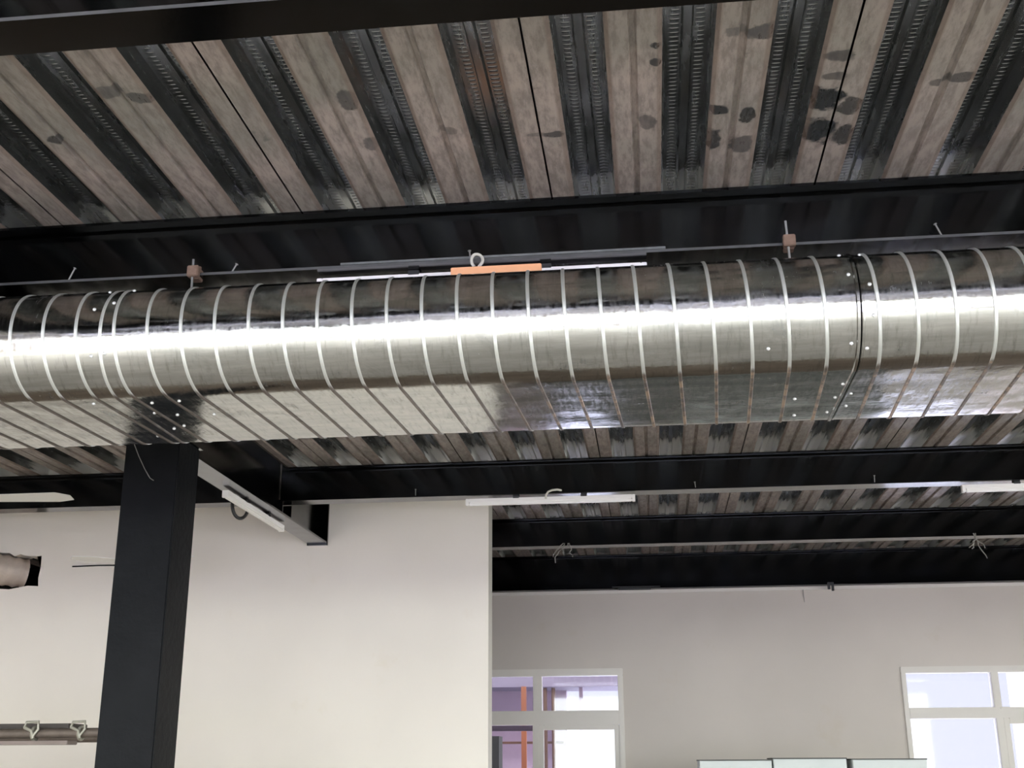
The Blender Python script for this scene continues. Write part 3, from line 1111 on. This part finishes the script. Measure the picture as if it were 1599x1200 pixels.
def cupboard(xa, xb, top, label):
    root = empty('cupboard', ((xa + xb) / 2, 9.0, 0), label, 'cupboard', 'row of pale cupboards before the back wall')
    bm = bmesh.new()
    box(bm, (xa, 9.02, 0.0), (xb, 9.45, EYE + top - 0.006))
    finish(bm, 'carcass', M['board'], root)
    bm = bmesh.new()
    box(bm, (xa + 0.003, 9.0, 0.06), (xb - 0.003, 9.018, EYE - 0.12), 0, 0.002)
    d = finish(bm, 'door', M['edge'], root)
    bm = bmesh.new()
    box(bm, (xa + 0.003, 9.0, EYE - 0.115), (xb - 0.003, 9.018, EYE + top - 0.008), 0, 0.002)
    finish(bm, 'fascia', M['board'], root)
    bm = bmesh.new()
    tube(bm, [Vector((xb - 0.05, 8.978, 0.95)), Vector((xb - 0.05, 8.978, 1.10))], 0.006, 8)
    finish(bm, 'handle', M['nail'], d)
    bm = bmesh.new()
    box(bm, (xa - 0.006, 8.996, EYE + top - 0.006), (xb + 0.002, 9.46, EYE + top + 0.002))
    finish(bm, 'top_panel', M['edge'], root)


cupboard(0.305, 0.818, 0.013, 'pale cupboard top at the bottom edge, leftmost of the three')
cupboard(0.829, 1.341, 0.023, 'pale cupboard top at the bottom edge, slightly taller middle one of the three')
cupboard(1.381, 1.895, 0.016, 'pale cupboard top at the bottom edge, rightmost, before the right window')

bm = bmesh.new()
box(bm, (-0.75, 9.05, 0.0), (0.27, 9.50, 1.46), 0, 0.004)  # unseen, added so the underside of the duct mirrors something dark
dc = finish(bm, 'added_dark_cabinet', M['edge'])
tag(dc, 'unseen dark cabinet added below the view to darken the flat underside of the duct', 'cabinet')
for xx in (-0.74, -0.23):
    bm = bmesh.new()
    box(bm, (xx, 9.03, 0.06), (xx + 0.49, 9.049, 1.44), 0, 0.002)
    finish(bm, 'door', M['edge'], dc)

# ---------------------------------------------------------------- outside the windows
bm = bmesh.new()
box(bm, (-60, 11.8, -0.3), (60, 90, -0.12))
box(bm, (-60, -90, -0.3), (60, -5.25, -0.12))
g = finish(bm, 'ground', M['yard'], kind='structure')

sh = empty('open_shed', (-1.6, 14.0, -0.12), 'lilac open shed seen through the left window', 'shed')
bm = bmesh.new()
box(bm, (-3.2, 14.2, -0.12), (-1.02, 14.35, EYE + 1.4))
finish(bm, 'shed_wall', M['lilac'], sh)
bm = bmesh.new()
box(bm, (-3.2, 13.4, EYE + 0.80), (0.5, 14.35, EYE + 1.0))
finish(bm, 'fascia', M['plum'], sh)
bm = bmesh.new()
box(bm, (-3.2, 13.7, EYE + 0.495), (-1.02, 13.78, EYE + 0.52))
box(bm, (-3.2, 13.7, EYE + 0.20), (-1.02, 13.78, EYE + 0.225))
finish(bm, 'rail', M['brown'], sh)
bm = bmesh.new()
box(bm, (-0.83, 13.55, -0.12), (-0.79, 13.62, EYE + 0.80))
finish(bm, 'post', M['lilac'], sh)
bm = bmesh.new()
box(bm, (-1.455, 13.32, -0.12), (-1.40, 13.37, EYE + 0.80))
tag(finish(bm, 'orange_post', M['opole']), 'orange steel post seen through the open lower left window', 'post')
for x, lab in ((-1.20, 'dark brown steel post beyond the left window, left of the pair'), (-1.11, 'dark brown steel post beyond the left window, right of the pair')):
    bm = bmesh.new()
    tube(bm, [Vector((x, 13.45, -0.12)), Vector((x, 13.45, EYE + 0.79))], 0.022, 10)
    tag(finish(bm, 'steel_post', M['brown'], smooth=True), lab, 'post', 'brown posts beyond the left window')
bm = bmesh.new()
box(bm, (-2.3, 13.0, -0.12), (-1.66, 13.3, EYE + 0.27))
tag(finish(bm, 'dark_locker', M['matt']), 'tall black locker beyond the open lower left window', 'locker')

bm = bmesh.new()
box(bm, (4.62, 15.8, -0.12), (9.5, 16.6, 7.0))
nb = finish(bm, 'pink_building', M['pink'])
tag(nb, 'pale pink house wall seen through the right edge of the right window', 'building')

print('objects', len(bpy.data.objects))
